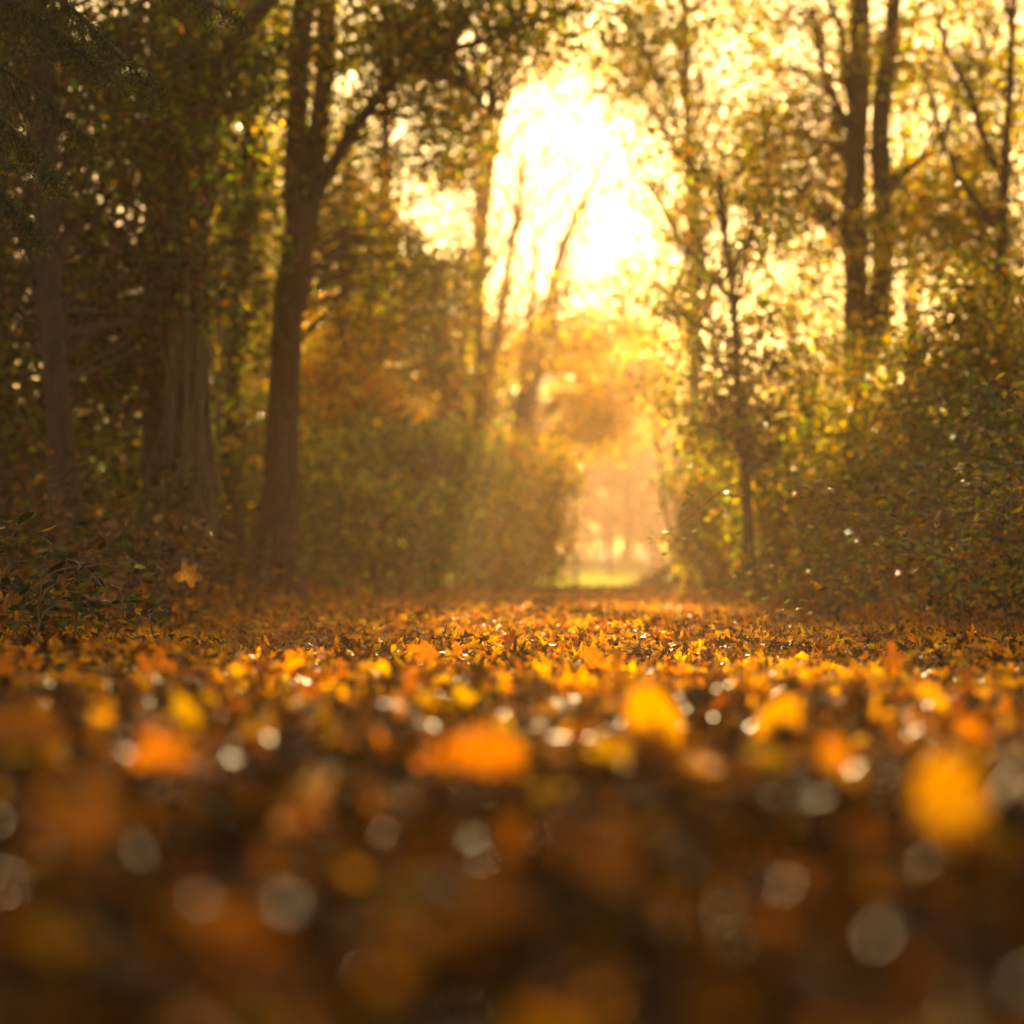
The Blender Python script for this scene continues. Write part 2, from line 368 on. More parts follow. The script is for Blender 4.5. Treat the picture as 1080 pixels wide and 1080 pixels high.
# wet pale leaves
n = 6500; y = 2.6+13*rng.uniform(size=n)**1.2; x = rng.uniform(-1, 1, n)*(.27*y+.1)
P = np.stack([x, y, ground(x, y)+rng.uniform(.012, .035, n)], 1)
V, T, C = leaf_arrays(P, rng.uniform(.03, .06, n), np.array([(.42, .25, .07)])*np.exp(rng.normal(0, .3, (n, 1))), T_OVAL, rng.normal(size=(n, 3))*[.22, .22, .1]+[0, 0, 1], .5)
tag(link('wet_litter', tri_mesh('wet_litter', V, T, C), M_WET), 'wet shining tan leaves scattered on top of the path litter', 'leaf litter', kind='stuff')
# fine debris: broken twigs and stalks
parts = []
for i in range(900):
    y = 2+13*random.random()**1.3; x = random.uniform(-1, 1)*(.27*y+.1); L = random.uniform(.05, .22); a = random.uniform(0, 6.28)
    z = float(ground(x, y))+random.uniform(.015, .04)
    p = np.array([x, y, z]); d = np.array([math.cos(a), math.sin(a), random.uniform(-.2, .35)])*L
    Q, q = spline([p, p+d*.5+[0, 0, .01], p+d], [.0022, .0018, .001], 5); parts.append(tube_arrays(Q, q, 4))
V, T, _ = merge(parts); tag(link('twig_litter', tri_mesh('twig_litter', V, T), M_STEM), 'broken twigs and stalks lying among the fallen leaves', 'twigs', kind='stuff')

# ---------------------------------------------------------------- single fallen leaves that stand out
def one_leaf(px, py, spx, colr, label, tm=T_MAPLE, face=1.0, mat=None, D=None, up=None, group='single fallen leaves that stand out'):
    if D is None: D = (CAMZ-.035)*F/(py+spx*.45-HZ)
    c = at(px, py, D); s = spx/F*D/.8; c[2] = max(c[2], float(ground(c[0], c[1]))+(.016 if up is not None and mat is not None else .022+s*.2))
    nr = np.array([[random.gauss(0, .25), -face, 1-face*.75]]) if up is None else np.array([up], float)
    V, T, C = leaf_arrays(np.zeros((1, 3)), [s], np.array([PC[colr]])*random.uniform(.9, 1.2), tm, nr, .5 if up is None or mat is None else .16, stalk=True)
    o = link('fallen_leaf', tri_mesh('fallen_leaf', V, T, C), mat or M_LITTER)
    o.location = c; tag(o, label, 'leaf', group); return o
one_leaf(690, 757, 78, 'gold', 'big golden leaf standing up, blurred, at mid height right of the path centre', T_OVAL)
one_leaf(822, 763, 58, 'gold', 'orange gold leaf propped up to the right of the big golden leaf', T_OVAL)
one_leaf(1000, 848, 96, 'gold', 'large blurred golden leaf tilted up near the right edge of the path', T_OAK)
one_leaf(880, 808, 58, 'orange', 'round blurred orange leaf between two golden leaves on the right', T_OVAL)
one_leaf(490, 740, 38, 'yel', 'small yellow leaf tilted up left of the big golden leaf')
one_leaf(515, 796, 70, 'orange', 'blurred orange leaf lying low in the middle of the near litter', T_OAK, .8)
one_leaf(160, 702, 42, 'orange', 'bright orange red leaf standing on the left part of the path')
one_leaf(80, 865, 90, 'brown', 'dim brown leaf, large and very blurred, at the left side of the near litter')
one_leaf(25, 772, 80, 'brown', 'brown gold leaf blurred at the left edge of the litter', T_OAK)
one_leaf(450, 690, 30, 'orange', 'sharp orange red lobed leaf standing in the focused band left of centre', up=(.2, -1, .5))
one_leaf(539, 676, 26, 'rust', 'thin rust coloured leaf stuck upright on its edge in the focused band', T_OAK, up=(-.95, -.35, .25))
one_leaf(620, 888, 110, 'brown', 'wide dim brown leaf lying flat in the blurred near litter', T_OAK, .6)
one_leaf(175, 795, 60, 'orange', 'dim orange leaf blurred left of centre behind the dim brown leaf')
one_leaf(978, 742, 44, 'gold', 'dull gold leaf blurred close to the right edge', T_OVAL, .7)
one_leaf(835, 700, 26, 'yel', 'small bright yellow leaf flat on the litter right of centre', T_MAPLE, .6)
one_leaf(622, 690, 26, 'orange', 'small orange leaf propped upright between the rust leaf and the right bank')
one_leaf(850, 612, 26, 'orange', 'orange leaf caught upright at the foot of the right bank', D=14)
one_leaf(905, 650, 24, 'orange', 'curled orange leaf below the brambles on the right', D=11)
one_leaf(0, 708, 40, 'orange', 'orange leaf cut off by the left edge of the picture')
one_leaf(76, 680, 30, 'yel', 'yellow leaf lying flat in the shaded litter at the far left', T_OAK, .5, D=8)
one_leaf(200, 606, 26, 'tan', 'large tan dead leaf hanging at the foot of the dry stems on the left', T_MAPLE, D=9, up=(.4, -1, .2))
one_leaf(700, 795, 50, 'brown', 'brown leaf leaning below the big golden leaf', T_OAK, .8)
one_leaf(940, 700, 34, 'rust', 'rust red leaf propped up on the right of the focused band')
one_leaf(330, 738, 36, 'rust', 'rust brown leaf standing left of centre just in front of the focused band')
# wet leaves tilted to glint; part of the glint is in their pale colour
for px, py, s, lb in ((175, 888, 62, 'pale wet leaf shining beside the dim brown leaf on the left'), (435, 1042, 120, 'pale wet leaf, the large shining disc at the bottom left of centre'),
                      (780, 916, 72, 'pale shining wet leaf right of centre in the near litter'), (538, 852, 54, 'pale pinkish wet leaf shining in the middle of the near litter'),
                      (985, 1052, 96, 'pale wet leaf shining in the bottom right corner'), (855, 1030, 130, 'broad pale wet leaf shining at the bottom right of centre'),
                      (414, 774, 40, 'white shining wet leaf left of the yellow leaf'), (850, 865, 70, 'pale wet leaf shining below the round orange leaf'),
                      (960, 920, 70, 'pale wet leaf shining below the large golden leaf'), (1050, 890, 60, 'pale wet leaf shining at the right edge'),
                      (625, 765, 50, 'white shining wet leaf lying beside the big golden leaf'), (180, 1000, 90, 'faint pale wet leaf in the dark bottom left'), (20, 1045, 90, 'pale wet leaf in the bottom left corner')):
    D = (CAMZ-.02)*F/(py-HZ); tilt = -.5*((HZ-py)/F)*0
    one_leaf(px, py, s*1.25, 'wet', lb, T_OVAL, 0, M_WET, D=D, up=(random.gauss(0, .02), math.radians(14-math.degrees(math.atan(CAMZ/D)))/2, 1), group='wet leaves that catch the light')
# the nearest leaves of the litter, each its own
near_lab = dict(brown='plain brown leaf in the dark blurred litter nearest the camera', dark='leaf coloured almost black as in shade, in the dark blurred litter nearest the camera',
                rust='rust red leaf in the dark blurred litter nearest the camera', gold='golden leaf in the dark blurred litter nearest the camera',
                tan='dull tan leaf in the dark blurred litter nearest the camera', olive='olive green leaf in the dark blurred litter nearest the camera')
protos = {}
for k in near_lab:
    protos[k] = []
    for tm in (T_MAPLE, T_OAK, T_OVAL):
        V, T, C = leaf_arrays(np.zeros((1, 3)), [.062], np.array([PC[k]]), tm, np.array([[0, 0, 1.]]), .9, stalk=True)
        me = tri_mesh('fallen_leaf', V, T, C); me.materials.append(M_LITTER); me.polygons.foreach_set('use_smooth', [True]*len(me.polygons)); protos[k].append(me)
keys = ['brown']*6+['dark']*14+['rust']*1+['gold']*3+['tan']*1+['olive']*2  # mostly dark picks: the foreground shade is painted into these leaves
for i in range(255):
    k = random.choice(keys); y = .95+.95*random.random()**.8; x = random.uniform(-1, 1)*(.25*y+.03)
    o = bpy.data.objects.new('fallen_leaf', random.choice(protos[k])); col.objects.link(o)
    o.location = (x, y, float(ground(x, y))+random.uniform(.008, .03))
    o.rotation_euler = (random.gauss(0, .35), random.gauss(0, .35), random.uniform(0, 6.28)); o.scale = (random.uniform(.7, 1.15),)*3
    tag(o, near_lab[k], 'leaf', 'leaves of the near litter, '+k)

# ================================================================ LEFT SIDE TREES
def st(*pts): return [(at(px, py, D), r) for px, py, D, r in pts]
tree('leaning_tree', 'thin dark trunk leaning slightly at the far left edge of the wood', 'tree',
     [st((74, 625, 13, .10), (70, 520, 13, .085), (60, 400, 13, .075), (48, 250, 13, .07), (44, 100, 13, .06), (40, -60, 13, .05), (38, -200, 13.2, .03))],
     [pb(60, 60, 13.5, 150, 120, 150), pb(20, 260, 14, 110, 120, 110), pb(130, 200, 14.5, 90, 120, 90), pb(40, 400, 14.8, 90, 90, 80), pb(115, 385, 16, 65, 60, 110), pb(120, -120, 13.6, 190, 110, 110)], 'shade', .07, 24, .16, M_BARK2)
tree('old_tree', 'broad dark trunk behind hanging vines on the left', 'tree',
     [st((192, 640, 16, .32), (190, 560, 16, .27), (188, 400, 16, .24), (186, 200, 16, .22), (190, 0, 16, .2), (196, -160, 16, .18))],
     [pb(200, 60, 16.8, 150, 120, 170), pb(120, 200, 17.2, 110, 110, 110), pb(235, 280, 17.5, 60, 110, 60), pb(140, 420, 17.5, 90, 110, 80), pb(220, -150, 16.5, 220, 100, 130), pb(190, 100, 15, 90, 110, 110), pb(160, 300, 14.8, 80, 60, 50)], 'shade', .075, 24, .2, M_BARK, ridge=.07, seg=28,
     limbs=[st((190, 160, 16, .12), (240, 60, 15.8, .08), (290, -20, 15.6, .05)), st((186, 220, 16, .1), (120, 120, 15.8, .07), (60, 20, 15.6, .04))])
tree('forked_tree', 'tall lit brown trunk forking in two with a long limb reaching right over the path', 'tree',
     [st((291, 632, 18, .2), (292, 590, 18, .175), (296, 500, 18, .145), (302, 400, 18, .13), (310, 300, 18, .125), (318, 215, 18, .13)),
      st((314, 240, 18, .1), (314, 120, 18, .085), (318, 0, 18, .08), (318, -140, 18, .08)),
      st((322, 250, 18, .1), (336, 130, 18.05, .08), (346, 0, 18.1, .07), (350, -140, 18.1, .07))],
     [pb(430, 30, 17.6, 110, 55, 170), pb(400, 110, 18.2, 70, 60, 60), pb(300, 60, 19, 80, 80, 60), pb(480, 130, 18.5, 45, 60, 55), pb(345, 210, 19.5, 50, 90, 35), pb(570, 25, 17, 70, 35, 50), pb(680, 20, 17.4, 60, 40, 22), pb(420, -110, 17.6, 210, 80, 150), pb(455, 290, 19.5, 55, 50, 60), pb(390, 300, 20, 50, 60, 40)],
     'woods', .075, 26, .2, M_BARK, ridge=.07, seg=28,
     limbs=[st((322, 222, 18, .07), (345, 180, 17.9, .06), (385, 120, 17.8, .05), (440, 72, 17.6, .04), (520, 38, 17.4, .03), (600, 5, 17.2, .02)),
            st((440, 72, 17.6, .04), (490, 90, 17.5, .025), (530, 130, 17.4, .012))])
tree('dark_conifer', 'dark evergreen tree filling the wood between the forked trunk and the path', 'tree',
     [st((400, 628, 26, .12), (398, 400, 26, .09), (404, 200, 26, .07), (410, 0, 26, .05))],
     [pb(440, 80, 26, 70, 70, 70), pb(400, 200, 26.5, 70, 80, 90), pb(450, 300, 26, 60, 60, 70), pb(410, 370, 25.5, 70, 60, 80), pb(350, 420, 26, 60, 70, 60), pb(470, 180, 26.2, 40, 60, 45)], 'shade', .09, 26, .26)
tree('tangled_tree', 'slim olive leaved tree growing between the broad trunk and the forked trunk', 'tree',
     [st((248, 628, 20, .09), (246, 400, 20, .07), (262, 150, 20, .06), (255, -60, 20, .04))],
     [pb(250, 150, 20.5, 60, 110, 110), pb(250, 330, 20.5, 60, 90, 90), pb(235, 480, 20.2, 60, 90, 80), pb(250, 20, 20.5, 60, 60, 60)], 'woods', .08, 26, .2)
tree('field_maple', 'leafy maple filling the space right of the forked trunk with gold flecked leaves', 'tree',
     [st((352, 628, 24, .09), (356, 450, 24, .075), (362, 300, 24, .06), (372, 150, 24, .03))],
     [pb(350, 430, 24, 60, 70, 190), pb(375, 340, 24.5, 50, 60, 130), pb(400, 450, 24.3, 50, 50, 110), pb(365, 240, 24.5, 45, 60, 90), pb(330, 510, 24, 50, 50, 90)], 'golden', .09, 22, .2)
tree('undergrown_tree', 'small leafy tree in the deep shade at the far left behind the leaning trunk', 'tree',
     [st((10, 628, 17, .07), (0, 300, 17, .06), (5, 50, 17, .04))],
     [pb(10, 100, 18, 110, 150, 150), pb(60, 330, 18.5, 110, 120, 120), pb(110, 500, 18.5, 110, 90, 120), pb(0, 520, 17.5, 90, 90, 90)], 'shade', .08, 26, .2)
for lb, px, D, w_ in (('low dark shrub closing the view under the trees at the far left', 30, 21, 80), ('low dark shrub seen between the leaning trunk and the broad trunk', 125, 22, 75),
                   ('low shrub seen between the broad trunk and the forked trunk', 240, 24, 60), ('low shrub just right of the forked trunk base', 335, 27, 55)):
    tree('low_shrub', lb, 'shrub', [st((px, 630, D, .03), (px-8, 580, D, .02), (px+6, 500, D, .01)), st((px+8, 630, D, .025), (px+30, 570, D, .018), (px+42, 520, D, .008))],
         [pb(px, 570, D, w_, 60, 210), pb(px+10, 490, D+.5, w_*.9, 50, 150)], 'shade', .085, 24, .18, M_TWIG, 'low shrubs under the left trees', twig=.3, r0=.007, seg=8)
# hanging vines
vr = empty('hanging_vines', tuple(at(215, 640, 15.3)), 'bundle of thin pale vines hanging down in front of the broad dark trunk', 'vines')
for i in range(20):
    x0 = random.uniform(168, 232); x1 = x0+random.uniform(-12, 26); D = random.uniform(14.6, 15.5); yb = random.uniform(480, 640); yt = random.uniform(40, 330)
    m = [at(x0, yt, D+.3), at((x0*2+x1)/3+random.uniform(-9, 9), yt+(yb-yt)*.35, D), at((x0+2*x1)/3+random.uniform(-9, 9), yt+(yb-yt)*.7, D), at(x1, yb, D-.05)]
    Q, q = spline(m, [.009, .013, .013, .008], 26); V, T, _ = tube_arrays(wobble(Q, .04), q, 5); link('vine', tri_mesh('vine', V, T), M_STEM, vr)
# fir branches hanging into the picture
fr = empty('fir_tree', (-3.3, 8.6, float(ground(-3.3, 8.6))), 'fir tree at the upper left whose drooping sprays glint in the sun', 'tree')
V, T, _ = tube_arrays(*spline([(-3.3, 8.6, 0), (-3.3, 8.6, 2), (-3.25, 8.6, 4), (-3.2, 8.6, 6)], [.14, .11, .08, .03], 30), 12, .05); link('trunk', tri_mesh('trunk', V, T), M_BARK2, fr)
def fir_branch(a, b, sag, k):
    a = np.array(a, float); b = np.array(b, float); m = (a+b)/2+[0, 0, sag]
    Q, q = spline([a, m, b], [.02, .012, .004], 24); V, T, C = tube_arrays(Q, q, 5)
    tw = [(V, T, C+.05)]; P = []; NN = []
    for i in range(5, 24):
        for s in (-1, 1, 0):
            L = .34*(1-i/30)*random.uniform(.6, 1.2); d = np.cross(b-a, [0, 0, 1]); d /= np.linalg.norm(d); f = (b-a)/np.linalg.norm(b-a)
            e = Q[i]+d*s*L*.6+f*L*.45+[0, 0, -L*random.uniform(.5, 1.1)]; mm = (Q[i]+e)/2+[0, 0, .03]
            q2, r2 = spline([Q[i], mm, e], [.004, .003, .0015], 8); v, t, c = tube_arrays(q2, r2, 3); tw.append((v, t, c+.05))
            for j in range(8):
                for _ in range(7): P.append(q2[j]+np.array([random.gauss(0, .012) for _ in range(3)])); NN.append([random.gauss(0, 1) for _ in range(3)])
    P = np.array(P); n = len(P); w = np.array([[0, -.5], [-.06, 0], [0, .5], [.06, 0]]), np.array([[0, 1, 2], [0, 2, 3]])
    br = link('branch', tri_mesh('branch', *merge(tw)[:2]), M_TWIG, fr)
    V, T, C = leaf_arrays(P, rng.uniform(.022, .036, n), pal('fir', n, .2), w, np.array(NN), .1)
    o = link('needles', tri_mesh('needles', V, T, C), M_GLOSS, None); o.parent = br
    co = V-np.array(fr.location); o.data.vertices.foreach_set('co', co.astype(np.float32).ravel())
for k, (px, py, D, px2, py2, D2) in enumerate(((-80, -60, 8.6, 165, 95, 7.6), (-80, 0, 8.5, 110, 75, 8), (-90, -90, 8.7, 250, 20, 8.2), (-80, 110, 8.5, 60, 190, 7.6), (-90, 60, 8.6, 95, 150, 8.6), (-60, -140, 8.6, 190, -30, 7.4), (-90, 180, 8.5, 40, 250, 8.2))):
    fir_branch(at(px, py, D), at(px2, py2, D2), .12, k)

# ================================================================ MIDDLE: slender leaning trees, bushes, yellow shrub
mid = [((488, 628), [(486, 430), (500, 300), (508, 180), (505, 60)], .11, 'straightest of the slender trunks in the middle distance, left of the others'),
       ((512, 628), [(515, 440), (528, 330), (545, 215), (552, 130)], .1, 'slender trunk in the middle distance curving right, second from the left'),
       ((543, 628), [(545, 470), (553, 380), (562, 290), (562, 200)], .085, 'thin short trunk between the two curved slender trunks'),
       ((556, 628), [(553, 460), (572, 360), (590, 270), (612, 215), (640, 165)], .13, 'slender dark trunk curving far right into the bright sky gap')]
for i, (b, up, r, lb) in enumerate(mid):
    D = 31+i*1.2; pts = [(b[0], b[1], D, r*1.3)]+[(x, y, D, r*(1.0-.78*k/(len(up)-1))) for k, (x, y) in enumerate(up)]
    lims = [st((up[1][0], up[1][1], D, r*.35), (up[1][0]+25, up[1][1]-60, D, r*.22), (up[1][0]+55, up[1][1]-130, D+.3, .008)), st((up[0][0], up[0][1], D, r*.35), (up[0][0]-22, up[0][1]-70, D, r*.2), (up[0][0]-40, up[0][1]-130, D, .008))]
    bl = {0: [pb(470, 260, D, 36, 60, 55), pb(470, 380, D, 40, 50, 70), pb(500, 150, D, 30, 60, 20)], 1: [pb(535, 370, D, 45, 30, 45), pb(470, 440, D, 50, 35, 80)],
          2: [pb(560, 350, D, 40, 25, 30), pb(545, 480, D, 50, 30, 60)], 3: [pb(610, 365, D, 40, 25, 50), pb(620, 440, D, 40, 40, 70), pb(660, 350, D, 40, 25, 50)]}[i]
    tree('slender_tree', lb, 'tree', [st(*pts)], bl, 'golden', .09, 22, .24, M_BARK2, 'slender trunks in the middle distance', lims, .04, .3, seg=10, r0=.016, side=16)
tree('leaning_birch', 'sparse golden tree whose twigs break up the left edge of the bright sky gap', 'tree',
     [st((508, 628, 27, .07), (506, 450, 27, .055), (508, 300, 27, .045), (518, 170, 27, .035), (545, 70, 27, .02), (590, -20, 27, .01))],
     [pb(500, 200, 27, 42, 130, 90, .8), pb(525, 330, 27, 50, 45, 60, .8), pb(610, 100, 27, 90, 24, 45, .8), pb(610, 312, 27, 90, 30, 80, .8), pb(600, 200, 27, 95, 110, 45, .8)], 'golden', .07, 9, .16, M_TWIG, side=12, twig=.45, prune=False, r0=.009,
     limbs=[st((508, 300, 27, .025), (545, 240, 27, .02), (600, 190, 27, .014), (660, 150, 27, .006)), st((507, 380, 27, .03), (560, 330, 27, .02), (620, 300, 27, .014), (690, 290, 27, .006)), st((518, 170, 27, .02), (570, 120, 27, .014), (650, 95, 27, .006))])
tree('airy_maple', 'airy yellow green tree leaning in from the right over the bright sky gap', 'tree',
     [st((760, 600, 22, .04), (755, 450, 22, .03), (745, 300, 22, .022), (728, 180, 22, .014), (700, 90, 22, .01))],
     [pb(705, 190, 22, 42, 100, 120, .8), pb(690, 310, 22, 45, 45, 90, .8), pb(670, 110, 22, 60, 30, 60, .8), pb(770, 250, 22, 50, 80, 90, .8)], 'mixed', .07, 10, .15, M_TWIG, side=8, twig=.4, prune=False, r0=.009,
     limbs=[st((745, 300, 22, .02), (710, 250, 22, .014), (670, 220, 22, .009), (630, 205, 22, .004)), st((735, 220, 22, .018), (700, 150, 22, .012), (660, 120, 22, .005)), st((750, 370, 22, .02), (705, 330, 22, .012), (650, 315, 22, .005))])
tree('hazel_bush', 'big green bush at the left edge of the path behind the forked trunk', 'bush', [st((400, 628, 22, .03), (395, 560, 22, .02), (390, 500, 22, .012)), st((420, 628, 22, .025), (440, 560, 22, .02), (455, 500, 22, .01))],
     [pb(395, 560, 22, 75, 70, 150), pb(450, 565, 22.5, 45, 50, 80), pb(350, 530, 22.5, 55, 75, 110), pb(430, 490, 23, 70, 40, 110), pb(480, 500, 24, 50, 40, 80)], 'bush', .1, 26, .18, M_TWIG, dens=1)
tree('young_maple', 'young maple with bright yellow sprays of leaves between the green bush and the slender trunks', 'tree',
     [st((462, 628, 27, .05), (460, 500, 27, .04), (468, 400, 27, .025), (470, 330, 27, .012))],
     [pb(455, 398, 27, 45, 9, 34, .6), pb(500, 405, 27, 35, 8, 24, .5), pb(420, 470, 26.6, 40, 8, 26, .5), pb(470, 350, 27, 30, 8, 18, .5), pb(520, 470, 27, 30, 7, 18, .5), pb(400, 330, 27, 34, 8, 22, .5), pb(440, 300, 27, 30, 9, 18, .5)], 'yellow', .09, 24, .16, M_TWIG, twig=.8, prune=False)
tree('brown_bush', 'brown and gold bush under the slender trunks', 'bush', [st((535, 626, 28, .03), (530, 560, 28, .02), (525, 500, 28, .012))],
     [pb(530, 565, 28, 50, 60, 150), pb(505, 510, 28.5, 50, 45, 80), pb(560, 530, 29, 30, 50, 70)], 'yellow', .11, 24, .22, M_TWIG)  # yellow leaves here make up for sun that does not reach the bush
tree('yellow_bush', 'bright yellow bush at the end of the path left of the gap', 'bush', [st((582, 624, 27, .03), (584, 560, 27, .02), (590, 500, 27, .012))],
     [pb(568, 565, 27, 24, 45, 90), pb(584, 500, 27.5, 16, 42, 50), pb(552, 600, 26.5, 30, 22, 60)], 'yellow', .08, 22, .2, M_TWIG, prune=False)
tree('golden_tree', 'tall golden tree arching over the far end of the path', 'tree', [st((500, 624, 42, .16), (495, 480, 42, .14), (500, 300, 42, .12), (520, 120, 42, .08), (540, 0, 42, .04))],
     [pb(630, 405, 42, 60, 55, 200), pb(690, 400, 42, 45, 60, 130), pb(560, 490, 42, 50, 30, 60), pb(630, 460, 42, 60, 20, 50), pb(530, 370, 43, 50, 40, 15), pb(620, 72, 42, 120, 28, 80, 1.0), pb(560, 30, 42, 60, 60, 60)], 'golden', .11, 24, .34, M_BARK2)
# ================================================================ RIGHT SIDE
tree('twin_tree', 'twin trunked tree rising on the right above the bank', 'tree',
     [st((910, 600, 20, .2), (905, 500, 20, .17), (906, 400, 20, .14), (905, 300, 20, .11), (902, 200, 20, .1), (904, 100, 20, .1), (905, 0, 20, .095), (906, -140, 20, .09)),
      st((912, 400, 20, .1), (930, 300, 20, .1), (932, 220, 20, .09), (930, 120, 20, .085), (938, 40, 20, .07), (942, -40, 20, .07), (950, -160, 20, .05))],
     [pb(850, 60, 20.5, 80, 90, 150), pb(1000, 60, 20.5, 90, 80, 210), pb(790, 130, 20.8, 50, 80, 90), pb(860, 200, 21, 80, 70, 160), pb(1000, 190, 21, 80, 60, 160), pb(820, 300, 21, 80, 60, 60), pb(920, -90, 20.5, 200, 70, 120), pb(925, 260, 19.6, 40, 30, 22), pb(920, 60, 19.4, 22, 12, 6)], 'mixed', .075, 22, .2, M_BARK2, ridge=.05,
     limbs=[st((905, 130, 20, .04), (890, 70, 20, .035), (878, 10, 20, .03), (868, -50, 20, .015)), st((900, 150, 20, .035), (875, 90, 20, .028), (862, 20, 20, .02), (850, -40, 20, .01)), st((932, 200, 20, .04), (990, 150, 20, .03), (1040, 60, 20, .02), (1060, -30, 20, .01))])
tree('ivy_clad_tree', 'thin dark ivy covered trunk left of the twin trunked tree', 'tree',
     [st((735, 600, 24, .1), (732, 400, 24, .075), (730, 250, 24, .06), (726, 120, 24, .045), (722, -60, 24, .03))],
     [pb(735, 250, 23.6, 24, 130, 55), pb(732, 100, 23.8, 14, 80, 25), pb(770, 60, 24.5, 60, 70, 130), pb(690, 50, 24.5, 60, 50, 110), pb(780, 160, 24.5, 60, 60, 130), pb(720, -60, 24, 150, 50, 80)], 'mixed', .08, 22, .2, M_BARK2,
     limbs=[st((728, 180, 24, .03), (690, 120, 23.8, .022), (650, 60, 23.6, .012)), st((730, 260, 24, .03), (690, 200, 23.6, .02), (660, 150, 23.2, .008))])
tree('holly_tree', 'dark green bushy tree whose branches reach left into the bright gap', 'tree',
     [st((790, 600, 15, .04), (785, 450, 15, .03), (770, 300, 15, .02), (755, 180, 15, .01))],
     [pb(760, 340, 15, 70, 60, 45), pb(740, 430, 15.2, 50, 70, 40), pb(790, 240, 15.2, 60, 60, 40), pb(715, 290, 15, 30, 40, 26), pb(800, 450, 15.5, 70, 80, 130), pb(745, 180, 15, 40, 30, 22)], 'woods', .06, 22, .14, M_TWIG,
     limbs=[st((775, 320, 15, .02), (730, 270, 15, .014), (690, 200, 15, .008), (660, 165, 15, .004)), st((770, 360, 15, .018), (720, 330, 15, .012), (680, 290, 15, .004)), st((770, 300, 15, .015), (800, 220, 15, .01), (820, 120, 15, .005))])
tree('bending_tree', 'thin dark trunk and branches in the gold leaves near the upper right corner', 'tree',
     [st((1062, 560, 18, .1), (1060, 400, 18, .06), (1058, 250, 18, .045), (1060, 130, 18, .035), (1068, 0, 18, .025), (1075, -90, 18, .03))],
     [pb(1040, 120, 18.5, 80, 90, 90), pb(1060, 260, 18.5, 80, 80, 110), pb(980, 250, 18.8, 60, 60, 60), pb(1060, 380, 18.2, 70, 70, 90), pb(1060, -60, 18, 120, 70, 80)], 'mixed', .07, 24, .18, M_BARK2,
     limbs=[st((1058, 190, 18, .04), (1030, 130, 18, .03), (1005, 60, 18, .02), (985, -20, 18, .01)), st((1060, 260, 18, .03), (1020, 200, 18, .02), (985, 110, 18, .012), (960, 60, 18, .006))])
for lb, px, py, D, bl, pl in (
    ('tall green and yellow hazel hedge shrub at the right edge above the brambles', 1010, 560, 14, [(1040, 350, 80, 80, 130), (1050, 450, 80, 80, 150), (970, 400, 60, 70, 60)], 'mixed'),
    ('hazy leafy shrub under the twin trunked tree', 900, 590, 17, [(890, 430, 80, 70, 60), (870, 500, 80, 60, 140), (940, 470, 60, 80, 60), (850, 350, 60, 50, 25)], 'mixed'),
    ('leafy shrub with yellow leaves where the right bank meets the far path', 745, 610, 21, [(745, 510, 50, 60, 120), (735, 575, 45, 40, 120), (790, 540, 60, 60, 120), (705, 430, 26, 40, 30)], 'mixed'),
    ('dense shrub filling the right bank behind the brambles', 850, 600, 16, [(840, 550, 80, 55, 120), (930, 530, 70, 70, 120), (1000, 500, 80, 70, 120)], 'mixed')):
    k = D/F
    tree('leafy_shrub', lb, 'shrub', [st((px, py+15, D, .03), (px-5, py-70, D, .022), (px+5, py-180, D, .01)), st((px+12, py+15, D, .025), (px+35, py-80, D, .018), (px+50, py-190, D, .008)), st((px-10, py+15, D, .02), (px-40, py-60, D, .014), (px-55, py-150, D, .006))],
         [pb(a, b, D, c, d, n) for a, b, c, d, n in bl], pl, .06, 22, .13, M_TWIG, 'shrubs of the right bank', twig=.4, r0=.007, seg=8)

# ---------------------------------------------------------------- brambles on the right bank, dry plants on the left
def bramble(label, px, py, D, n_stem, reach, hgt, palname, mat, size, group, name, cat, lean=-.6, lps=62):
    c = at(px, py, D); c[2] = float(ground(c[0], c[1])); root = empty(name, tuple(c), label, cat, group)
    P, NN = [], []
    for i in range(n_stem):
        b = c+[random.gauss(0, reach*.35)+(.35 if palname == 'bramble' else 0), random.gauss(0, reach*.4), 0]; b[2] = float(ground(b[0], b[1]))
        dx = lean*reach*random.uniform(.2, 1.3)+random.gauss(0, .3)*reach; dy = random.gauss(0, .45)*reach; h = hgt*random.uniform(.5, 1.2)
        e = b+[dx, dy, 0]; e[2] = float(ground(e[0], e[1]))+h*(random.uniform(.1, .6) if palname == 'bramble' else random.uniform(.75, 1.25))
        Q, q = spline([b, b+[dx*.25, dy*.25, h*.8], b+[dx*.65, dy*.65, h*.95+.0], e], [.005, .004, .003, .0015] if palname == 'bramble' else [.004, .003, .0025, .0015], 18)
        V, T, _ = tube_arrays(wobble(Q, .03), q, 4); link('stem', tri_mesh('stem', V, T), M_STEM, root)
        for _ in range(lps):
            t = random.randint(3, 17); P.append(Q[t]+np.array([random.gauss(0, .06), random.gauss(0, .06), random.gauss(-.01, .045)])); NN.append([random.gauss(-.1, .5), random.gauss(-.1, .5), 1])
    P = np.array(P); n = len(P); cc = pal(palname, n, .3)
    V, T, C = leaf_arrays(P, size*rng.uniform(.6, 1.25, n), cc, T_OVAL if palname != 'dead' else T_OAK, np.array(NN), .5)
    link('foliage', tri_mesh('foliage', V, T, C), mat, root); return root
